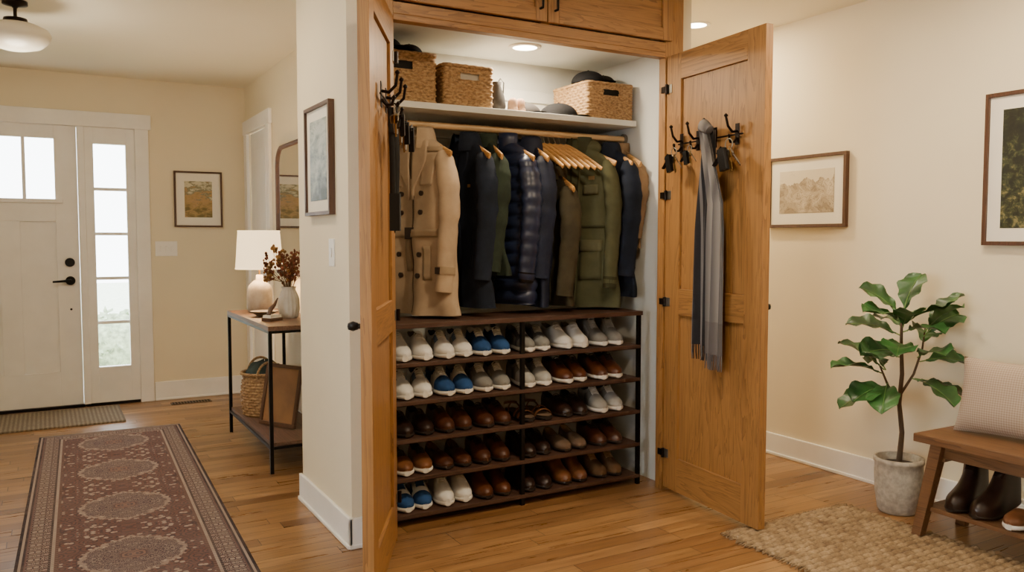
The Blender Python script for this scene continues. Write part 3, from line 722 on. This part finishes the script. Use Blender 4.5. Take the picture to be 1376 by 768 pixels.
def basket(name,x0,x1,y0,y1,z,h,rz=0,fill=None,lining=CLOTH):
    w,d=x1-x0,y1-y0; m=M(); f,per,fr=rrect(w,d)
    hole=lambda u,v: (abs(u-fr/2)<.035/per*1.0+.012 and .66<v<.82) or (abs(u-(fr/2+.5))<.035/per+.012 and .66<v<.82)
    weave(m,f,per,h,M_wicker,hole=hole,rowh=.015,cu=.026,amp=.0038)
    m.box(-w/2+.006,w/2-.006,-d/2+.006,d/2-.006,.002,.01,M_wicker)
    for (a,b,c_,e) in((-w/2+.008,w/2-.008,-d/2+.008,-d/2+.012),(-w/2+.008,w/2-.008,d/2-.012,d/2-.008),(-w/2+.008,-w/2+.012,-d/2+.012,d/2-.012),(w/2-.012,w/2-.008,-d/2+.012,d/2-.012)): m.box(a,b,c_,e,.01,h-.006,lining)
    m.sweep([(f(k/64)[0],f(k/64)[1],h) for k in range(64)],[.009+.0014*math.sin(k*2.4) for k in range(64)],M_wicker,8,closed=True)
    if fill: 
        rows=[[( (w/2-.016)*math.cos(2*PI*k/24)*math.sqrt(1-t*t)**.4, (d/2-.016)*math.sin(2*PI*k/24)*math.sqrt(1-t*t)**.4, h-.05+.06*t+.01*math.sin(k*1.7+t*5)) for k in range(24)] for t in np.linspace(0,.985,8)]
        m.grid(rows,fill,closed=True); m.add(rows[-1],[tuple(range(24))],fill)
    m.build(name,loc=((x0+x1)/2,(y0+y1)/2,z),rz=rz)
def cap(name,x,y,z,mat,rz=0,s=1.0,brim=True):
    m=M(); 
    m.lathe([(.085*s*math.cos(a),.07*s*math.sin(a)**.9 if a>0 else 0) for a in np.linspace(0,PI/2*.99,12)],mat,(0,0,.0),28,1,1.15)
    m.lathe([(.001,-.004),(.006,0),(.001,.004)],mat,(0,0,.072*s),10)
    R=[[( (.055)*s*math.sin(a)*(1+.1*t), -(.085+.075*t*math.cos(a)**.6)*s*math.cos(a)**.35, .006+.012*math.cos(a)*(1-t)*.5) for a in np.linspace(-1.5,1.5,15)] for t in np.linspace(0,1,5)]
    m.grid(R,mat); m.grid([[(a,b,c_-.004) for a,b,c_ in r] for r in R],mat)
    m.build(name,loc=(x,y,z),rz=rz)
SH=1.9355
DKN=fabric('dark_knit','1c1b1c')
basket('wicker_basket',1.285,1.63,3.58,3.90,SH,.225,fill=DKN,lining=M_dark)
basket('wicker_basket',1.665,1.93,3.57,3.86,SH,.19)
basket('wicker_basket',2.49,2.79,3.57,3.90,SH,.185,fill=DKN,lining=M_dark)
CAPB=fabric('black_cap_cloth','1a1a1d'); CAPP=fabric('blush_knit','a88872'); CAPG=fabric('grey_cap_cloth','363332')
cap('black_cap',1.42,3.72,SH+.248,CAPB,.3); cap('black_cap',1.56,3.74,SH+.245,CAPB,-.4,.8)
cap('black_cap',2.60,3.72,SH+.208,CAPB,.8,.95); cap('black_cap',2.715,3.74,SH+.208,CAPG,-.4,.8)
cap('grey_cap',2.19,3.70,SH+.003,CAPG,.2,.9); cap('black_cap',2.375,3.67,SH+.003,CAPB,.9,1.05)
m=M(); m.lathe([(.001,0),(.038,.004),(.046,.03),(.038,.08),(.02,.13),(.024,.15),(.001,.152)],CAPG,n=20); m.sweep([(0,0,.14),(.02,0,.17),(.04,0,.15),(.035,0,.08)],.004,M_dark,6); m.build('drawstring_pouch',loc=(2.0,3.66,SH))
for x in(2.068,2.112):
    m=M(); m.lathe([(.001,0),(.018,.003),(.022,.022),(.021,.055),(.012,.07),(.001,.072)],CAPP,n=20,sy=1.6); m.lathe([(.0225,.004),(.0245,.012),(.0225,.02)],CAPP,n=20,sy=1.6); m.build('knit_beanie',loc=(x,3.62,SH))
m=M(); m.lathe([(.085,0),(.085,-.004),(.062,-.008)],M_trim,n=32); E_l=emis('light_lens','fff0d2',22); m.lathe([(.062,-.006),(.001,-.006)],E_l,n=32)
cl=m.build('closet_recessed_light',loc=(2.14,3.62,2.27)); lamp('closet_bulb','AREA',(2.14,3.62,2.255),20,(1,.82,.58),cl,.12)

# ------------------------------------------------------------------ pictures
def picture(name,w,h,loc,rz,fw,matw,artm,fmat=M_frame):
    m=M(); W,H=w/2,h/2; t=.028
    m.box(-W,W,-t,0,H-fw,H,fmat); m.box(-W,W,-t,0,-H,-H+fw,fmat); m.box(-W,-W+fw,-t,0,-H+fw,H-fw,fmat); m.box(W-fw,W,-t,0,-H+fw,H-fw,fmat)
    m.box(-W+fw,W-fw,-.016,0,-H+fw,H-fw,M_matboard)
    a,b=W-fw-matw,H-fw-matw; m.box(-a,a,-.018,-.016,-b,b,artm)
    m.build(name,loc=loc,rz=rz,bevel=.0015)
R90=-PI/2
picture('framed_landscape_print',.37,.45,(1.10,FY,1.62),0,.014,.065,A_land)
picture('framed_lake_print',.38,.49,(1.09,3.63,1.65),R90,.016,.05,A_blue)
picture('framed_sketch_print',.55,.41,(RX,3.247,1.57),R90,.018,.065,A_rock)
picture('framed_forest_photo',.56,.69,(RX,1.945,1.615),R90,.018,.06,A_forest)
def switch(name,loc,rz,n_,w):
    m=M(); m.box(-w/2,w/2,-.006,0,-.06,.06,M_trim)
    for i in range(n_):
        x=(i-(n_-1)/2)*.046; m.box(x-.008,x+.008,-.012,-.006,-.02,.02,M_trim)
    m.build(name,loc=loc,rz=rz,bevel=.002)
switch('light_switch',(.85,FY,1.22),0,3,.165); switch('light_switch',(1.09,3.49,1.24),R90,1,.075)
m=M()
def arch(w,h,r,n=10):
    P=[(-w,-h),( w,-h)]
    P+=[(w-r+r*math.cos(a),h-r+r*math.sin(a)) for a in np.linspace(0,PI/2,n)]
    P+=[(-w+r-r*math.sin(a),h-r+r*math.cos(a)) for a in np.linspace(0,PI/2,n)]
    return P
A=arch(.44,.44,.13); m.add([(x,-.012,z) for x,z in A],[tuple(range(len(A)))],M_mirror)
m.sweep([(x,-.012,z) for x,z in A],.016,M_frame,8,closed=True,smooth=True); m.add([(x,-.001,z) for x,z in A],[tuple(range(len(A)))[::-1]],M_dark)
m.build('wall_mirror',loc=(WX-.002,5.53,1.50),rz=R90)

# ------------------------------------------------------------------ console table
m=M(); cx0,cx1,cy0,cy1=1.05,1.43,4.53,5.69
m.box(cx0,cx1,cy0,cy1,.795,.82,M_consoleY); m.box(cx0+.012,cx1-.012,cy0+.012,cy1-.012,.15,.17,M_consoleY)
for x in (cx0,cx1-.02):
    for y in (cy0,cy1-.02): m.box(x,x+.02,y,y+.02,0,.795,M_black)
    for z in (.135,.78): m.box(x,x+.02,cy0+.02,cy1-.02,z,z+.015,M_black)
for y in(cy0,cy1-.02):
    for z in (.135,.78): m.box(cx0+.02,cx1-.02,y,y+.02,z,z+.015,M_black)
m.build('console_table',bevel=.0015)
CER=plain('glazed_ceramic','a59b8c',.55,var=.12,vs=20,bump=.25,bs=60)
n=NT('linen_lampshade'); n.b.inputs['Base Color'].default_value=lin('f3e2c4'); n.b.inputs['Emission Color'].default_value=lin('ffdca8'); n.b.inputs['Emission Strength'].default_value=1.9; n.rough(.9); n.bump(n.noise(n.co(),200),.3,.001); M_shade=n.mat
m=M(); m.lathe([(.001,0),(.06,0),(.074,.01),(.08,.05),(.08,.14),(.07,.175),(.045,.20),(.024,.215),(.022,.245),(.001,.245)],CER)
m.cyl((0,0,.24),(0,0,.34),.006,M_brass)
m.lathe([(.150,.285),(.132,.53)],M_shade,n=40); m.lathe([(.130,.53),(.148,.285)],M_shade,n=40)
m.sweep([(.150*math.cos(a),.150*math.sin(a),.285) for a in np.linspace(0,2*PI,41)[:-1]],.003,M_shade,6,closed=True)
m.sweep([(.132*math.cos(a),.132*math.sin(a),.53) for a in np.linspace(0,2*PI,41)[:-1]],.003,M_shade,6,closed=True)
for a in (0,2.09,4.19): m.cyl((0,0,.335),(.128*math.cos(a),.128*math.sin(a),.52),.002,M_brass,n=6)
tl=m.build('table_lamp',loc=(1.215,5.46,.8205)); lamp('lamp_bulb','POINT',(1.215,5.46,1.22),18,(1,.72,.42),tl,.04)
m=M()
rows=[]
for z,r in ((0,.045),(.01,.055),(.06,.064),(.12,.060),(.155,.047),(.175,.038),(.19,.044)):
    rows.append([(r*(1+.03*math.cos(16*a))*math.cos(a),r*(1+.03*math.cos(16*a))*math.sin(a),z) for a in np.linspace(0,2*PI,97)[:-1]])
m.grid(rows,plain('white_vase','c0b8aa',.6),closed=True); m.add(rows[0],[tuple(range(96))[::-1]],CER)
DR=plain('dried_stem','6a4a2c',.9); DR2=plain('dried_bloom','6e3a20',.9,var=.3,vs=40); DR3=plain('dried_bloom_gold','8d6634',.9,var=.3,vs=40)
for i in range(46):
    a=random.uniform(0,2*PI); r=random.uniform(.03,.14); h=random.uniform(.28,.43)
    e=(r*math.cos(a),r*math.sin(a),h)
    m.sweep([(0,0,.12),(e[0]*.3,e[1]*.3,.22),(e[0]*.8,e[1]*.8,h*.8),e],.0015,DR,5)
    for k in range(9):
        t=random.uniform(-.07,.012); p=Vector(e)+Vector((random.uniform(-.014,.014),random.uniform(-.014,.014),t)); rr=random.uniform(.006,.012)
        m.lathe([(.0005,-rr),(rr*.8,-rr*.3),(rr*.7,rr*.5),(.0005,rr)],DR2 if i%3 else DR3,tuple(p),6)
m.build('dried_flower_vase',loc=(1.28,4.98,.8205))
m=M(); m.lathe([(.001,0),(.035,0),(.08,.03),(.085,.034),(.078,.032),(.03,.008),(.001,.008)],plain('stone_bowl','7a644b',.6)); m.build('decor_bowl',loc=(1.17,5.15,.8205))
m=M(); m.box(-.05,.05,-.035,.035,0,.018,M_frame); m.box(-.045,.045,-.03,.03,.018,.034,M_matboard)
m.sweep([(-.03,0,.034),(-.01,0,.07),(.02,0,.09),(.05,0,.13)],[.012,.014,.01,.003],M_frame,8)
m.build('carved_wood_ornament',loc=(1.15,4.86,.8205),rz=.6)
m=M(); circ=lambda r:(lambda u:(r*math.cos(2*PI*u),r*math.sin(2*PI*u),math.cos(2*PI*u),math.sin(2*PI*u)))
weave(m,circ(.14),.88,.27,M_wicker,rowh=.018,cu=.034,amp=.005,taper=lambda t:.88+.16*math.sin(PI*min(1,t*.85+.1)))
m.lathe([(.001,.004),(.12,.004)],M_wicker); m.lathe([(.125,.02),(.13,.25)],M_dark)
for sg in(-1,1): m.sweep([(.13*math.cos(a)*.6,sg*.13,.25+.10*math.sin(a)) for a in np.linspace(0,PI,13)],.008,M_wicker,8)
m.sweep([(.145*math.cos(a),.145*math.sin(a),.27) for a in np.linspace(0,2*PI,41)[:-1]],.010,M_wicker,8,closed=True)
fl=fabric('dark_throw','3a4644',.3)
rows=[[((.12*math.cos(2*PI*k/28))*math.cos(t),.12*math.sin(2*PI*k/28)*math.cos(t),.25+.09*math.sin(t)+.015*math.sin(3*k+4*t)) for k in range(28)] for t in np.linspace(0,1.5,9)]
m.grid(rows,fl,closed=True)
m.build('round_wicker_basket',loc=(1.215,5.36,.1705))
m=M(); m.T=Matrix.Rotation(.20,4,'Y')
for (a,b,c_,e) in((-.15,.15,0,.022),(-.15,.15,.348,.37),(-.15,-.128,.022,.348),(.128,.15,.022,.348)): m.box(-.018,0,a,b,c_,e,M_frame)
m.box(-.010,-.002,-.128,.128,.022,.348,plain('kraft_print','8a6440',.6)); m.T=None
m.build('leaning_framed_picture',loc=(1.19,4.93,.1745),rz=.5,bevel=.002)
m=M(); m.box(-.15,.15,-.05,.05,0,.004,plain('vent_metal','5b4329',.5,.4))
for i in range(13):
    x=-.132+i*.022; m.box(x-.006,x+.006,-.038,.038,.004,.0048,M_dark)
m.build('floor_vent',loc=(.98,6.88,0))
# rugs
m=M(); m.box(-HW,HW,-HL,HL,.0005,.010,M_runner)
M_fr=fabric('rug_fringe','a39484',.1)
for i in range(110):
    x=-HW+2*HW*(i+.5)/110
    for sg in(-1,1): m.sweep([(x,sg*HL,.006),(x+random.uniform(-.003,.003),sg*(HL+.02),.005),(x+random.uniform(-.006,.006),sg*(HL+.04),.003)],[.0028,.0025,.002],M_fr,5)
m.build('runner_rug',loc=(.305,4.33,0),rz=math.radians(-1.8))
m=M(); m.box(-.59,.59,-.31,.31,.0005,.014,M_mat); m.build('doormat',loc=(-.12,6.68,0),bevel=.004)
x0,x1,y0,y1=2.56,3.36,.7,2.60
PJ=.034
nx=int((x1-x0)/.006); ny=int((y1-y0)/.006); rows=[]
for j in range(ny+1):
    y=y0+(y1-y0)*j/ny; R=[]; row=math.floor(y/PJ)
    for i in range(nx+1):
        x=x0+(x1-x0)*i/nx
        a=abs(math.sin(PI*y/PJ))**.6; b=.45+.55*abs(math.sin(PI*(x/.055+.5*row)))**.7
        z=.004+.015*a*b+random.uniform(-.001,.001)
        ed=.006*math.sin(y*70)+.004*math.sin(y*33); xe=x+(ed if i in(0,nx) else 0)
        if i in(0,nx) or j in(0,ny): z=.001
        R.append((xe,y+(.004*math.sin(x*60) if j in(0,ny) else 0),z))
    rows.append(R)
m=M(); m.grid(rows,M_jute)
for i in range(150):
    t=i/149; 
    for (px_,py_,dx,dy) in ((x0,y0+(y1-y0)*t,-1,0),(x0+(x1-x0)*t,y1,0,1)):
        l=random.uniform(.015,.035); m.sweep([(px_,py_,.008),(px_+dx*l*.6+random.uniform(-.006,.006),py_+dy*l*.6,.008),(px_+dx*l+random.uniform(-.01,.01),py_+dy*l+random.uniform(-.008,.008),.002)],[.005,.0035,.0015],M_jute,5)
m.build('jute_rug')
# ------------------------------------------------------------------ plant
POT=plain('speckled_pot','b2a896',.75,var=.15,vs=40,bump=.1); SOIL=plain('soil','2c2018',.95,bump=.6,bs=60)
n=NT('fig_leaf'); c=n.co()
n.color(n.ramp(n.noise(c,7,3),[(.35,'1d3f1d'),(.65,'38682f')])); n.rough(.40); n.bump(n.noise(c,30,3),.2,.002); LF=n.mat
VEIN=plain('leaf_vein','6f9048',.6); BARK=plain('bark','5b4632',.9,bump=.5,bs=60)
m=M(); m.lathe([(.001,0),(.078,0),(.09,.012),(.104,.10),(.108,.20),(.106,.235),(.112,.24),(.112,.262),(.098,.262),(.096,.225),(.001,.225)],POT,n=40)
m.lathe([(.097,.226),(.05,.232),(.001,.236)],SOIL)
stem=[(0,0,.22),(.012,-.004,.38),(-.004,.004,.52),(.006,0,.66),(0,.004,.80),(-.008,0,.93),(0,0,.97)]
m.sweep(stem,[.014,.012,.011,.010,.008,.006,.004],BARK,10)
m.sweep([(-.002,.002,.56),(.05,-.03,.66),(.08,-.05,.78),(.09,-.055,.88)],[.007,.006,.005,.003],BARK,8)
m.sweep([(0,.002,.50),(-.05,.03,.60),(-.09,.05,.70)],[.007,.006,.004],BARK,8)
CR_=math.radians(-29.7)
def leaf(m,base,az,el,L,droop=.4,wd=.66):
    L*=1.10
    a=CR_+math.radians(az); e=math.radians(el); hd=Vector((math.cos(a),math.sin(a),0)); side=Vector((-math.sin(a),math.cos(a),0))
    s0=1 if side.dot(Vector((-.5,-.87,0)))<0 else -1
    roll=s0*random.uniform(-.1,.65)
    N=17; rows=[]; mid=[]
    pos=Vector(base); pet=.03
    ang=e; ptv=[pos.copy()]
    pos=pos+ (hd*math.cos(e)+Vector((0,0,1))*math.sin(e))*pet; ptv.append(pos.copy())
    for i in range(N):
        t=i/(N-1)
        dirv=hd*math.cos(ang)+Vector((0,0,1))*math.sin(ang)
        nrm=hd*(-math.sin(ang))+Vector((0,0,1))*math.cos(ang)
        sd=side*math.cos(roll)+nrm*math.sin(roll); nm=nrm*math.cos(roll)-side*math.sin(roll)
        w=L*wd*.5*(math.sin(PI*t**1.25)**.7)*(.68+.5*t) if 0<t<1 else .001
        R=[]
        for k in range(-5,6):
            q=k/5; R.append(tuple(pos+sd*(w*q*(1+.05*math.sin(t*23+q)))+nm*(.30*w*abs(q)**1.3+.009*math.sin(t*19+q*3)*abs(q))))
        rows.append(R); mid.append(tuple(pos+nm*.0015))
        pos=pos+dirv*(L/(N-1)); ang-=droop/(N-1)*1.6
    cl=lambda p:(min(p[0],.262),p[1],p[2])
    m.grid([[cl(p) for p in r] for r in rows],LF); m.sweep([tuple(p) for p in ptv],.003,VEIN,6); m.sweep([cl(p) for p in mid],[.0022*(1-.7*i/N) for i in range(N)],VEIN,5)
LV=[((-.07,.04,.66),180,22,.21),((-.04,.03,.60),205,2,.20),((-.07,.04,.68),140,42,.20),((-.05,.035,.62),240,-12,.20),((-.06,.04,.68),220,40,.20),((-.04,.03,.58),170,-8,.20),
 ((.07,-.045,.72),0,12,.21),((.05,-.035,.64),345,-8,.21),((.08,-.055,.84),15,40,.20),((.08,-.055,.86),300,50,.19),((.08,-.05,.80),60,25,.20),((.04,-.03,.64),290,-5,.21),((.09,-.055,.86),350,62,.20),((.06,-.04,.74),270,25,.21),
 ((0,0,.92),165,52,.20),((0,0,.94),30,70,.19),((0,0,.90),200,30,.20),((0,0,.88),255,38,.20),((0,0,.88),90,20,.19),((0,0,.80),240,10,.21),((0,0,.74),110,0,.18),((0,0,.90),330,35,.19),((0,.0,.84),150,25,.21),((0,0,.76),200,15,.2),((0,0,.86),290,20,.2)]
for b,az,el,L in LV: leaf(m,b,az,el,L)
m.build('potted_fiddle_leaf_fig',loc=(3.51,2.43,0))
# ------------------------------------------------------------------ bench
m=M(); X0,X1,Y0,Y1=3.25,3.62,1.0,2.185
m.box(X0,X1,Y0,Y1,.425,.46,M_benchY)
m.box(X0+.05,X1-.05,Y0+.09,Y0+.115,.35,.425,M_benchY); m.box(X0+.05,X1-.05,Y1-.115,Y1-.09,.35,.425,M_benchY)
m.box(X0+.05,X0+.07,Y0+.1,Y1-.1,.365,.425,M_benchY); m.box(X1-.07,X1-.05,Y0+.1,Y1-.1,.365,.425,M_benchY)
def leg(xt,yt,xb,yb,zb):
    r=.021; v=[(xb+a*r,yb+b*r,zb) for a,b in((-1,-1),(1,-1),(1,1),(-1,1))]+[(xt+a*r*1.25,yt+b*r*1.25,.425) for a,b in((-1,-1),(1,-1),(1,1),(-1,1))]
    m.add(v,[(0,3,2,1),(4,5,6,7),(0,1,5,4),(1,2,6,5),(2,3,7,6),(3,0,4,7)],M_benchY)
for y in (Y0,Y1):
    sg=1 if y==Y0 else -1
    leg(X0+.05,y+sg*.09,X0+.025,y+sg*.02,.014); leg(X1-.05,y+sg*.09,X1-.025,y+sg*.02,0)
m.box(X0+.04,X1-.04,Y0+.03,Y1-.03,.125,.145,M_benchY)
m.build('wooden_bench',bevel=.003)
m=M(); 
shoe(m,-.06,.1,'boot',DB,SB,lin_=LIND,hs=1.45,k_=1.1,L=.28); shoe(m,.06,-.05,'boot',DB,SB,lin_=LIND,hs=1.45,k_=1.1,L=.28); m.build('dark_leather_boots',loc=(3.43,1.985,.146),rz=R90,sub=1)
pair('tan_casual_shoes',3.42,1.74,.146,rz=R90,kind='leather',up=TAN,sole=WS,lace=WS,lin_=LIND)
n=NT('beige_cotton_weave'); c=n.co(); o=n.sep(c)
ck=n.m('ADD',n.m('GREATER_THAN',n.m('SINE',n.m('MULTIPLY',o[0],640)),.1),n.m('GREATER_THAN',n.m('SINE',n.m('MULTIPLY',o[2],640)),.1))
n.color(n.ramp(n.m('MULTIPLY',ck,.5),[(0,'b8a794'),(.5,'ab9784'),(1,'988473')])); n.rough(.95); n.bump(ck,.3,.001); M_pil=n.mat
m=M()
for sg in (-1,1):
    rows=[]
    for j in range(25):
        v=-1+2*j/24; R=[]
        for i in range(25):
            u=-1+2*i/24
            e=max(0,(1-abs(u)**3)*(1-abs(v)**3))
            R.append((.23*u*(1-.06*(1-v*v)*abs(u)),sg*.075*e**.55,.165*v*(1-.07*(1-u*u)*abs(v))))
        rows.append(R)
    m.grid(rows,M_pil)
m.build('throw_pillow',loc=(3.515,1.905,.622),rot=(math.radians(-14),0,R90+.12))
# ------------------------------------------------------------------ ceiling fixtures
n=NT('opal_glass'); n.b.inputs['Base Color'].default_value=lin('c9c0ad'); n.rough(.35); n.b.inputs['Emission Color'].default_value=lin('ffdcae'); n.b.inputs['Emission Strength'].default_value=.06; FR=n.mat
m=M(); m.lathe([(.001,0),(.06,0),(.06,-.018),(.015,-.03),(.012,-.035)],M_bronze); m.cyl((0,0,-.03),(0,0,-.10),.009,M_bronze)
m.lathe([(.02,-.085),(.055,-.09),(.06,-.115)],M_bronze)
m.lathe([(.055,-.11),(.10,-.12),(.155,-.145),(.168,-.17),(.160,-.20),(.12,-.235),(.06,-.252),(.001,-.256)],FR,n=40)
sf=m.build('semi_flush_ceiling_light',loc=(-.10,5.12,CH))
lamp('hall_glow','POINT',(-.10,5.12,2.10),16,(1,.88,.68),sf,.12)
def can(x,y,p,col=WARM):
    m=M(); m.lathe([(.085,0),(.085,-.004),(.062,-.006)],M_trim,n=32); m.lathe([(.062,-.004),(.001,-.004)],E_l,n=32)
    o=m.build('recessed_light',loc=(x,y,CH)); lamp('downlight','AREA',(x,y,CH-.012),p,col,o,.13)
can(3.35,3.70,22); can(3.0,1.9,24); can(1.75,2.0,24); can(.2,1.2,11); can(.35,3.9,16); can(2.6,-.4,9); can(.2,-.8,7)
lamp('added_window_fill','AREA',(LX-.15,1.1,1.5),42,(.84,.92,1),w2,1.6,(0,math.radians(-90),0),1.25)  # added cool fill lamp outside the unseen left window
# world
w=bpy.data.worlds.new('sky'); bpy.context.scene.world=w; w.use_nodes=True
bg=w.node_tree.nodes['Background']; bg.inputs[0].default_value=(.97,.99,1,1); bg.inputs[1].default_value=10
# camera
cd=bpy.data.cameras.new('camera'); cam=bpy.data.objects.new('camera',cd); bpy.context.scene.collection.objects.link(cam)
cam.location=(0,0,1.3); cam.rotation_euler=(math.radians(86.7),0,math.radians(-29.7)); cd.sensor_width=36; cd.lens=36*1100/1376; cd.clip_start=.05
bpy.context.scene.camera=cam
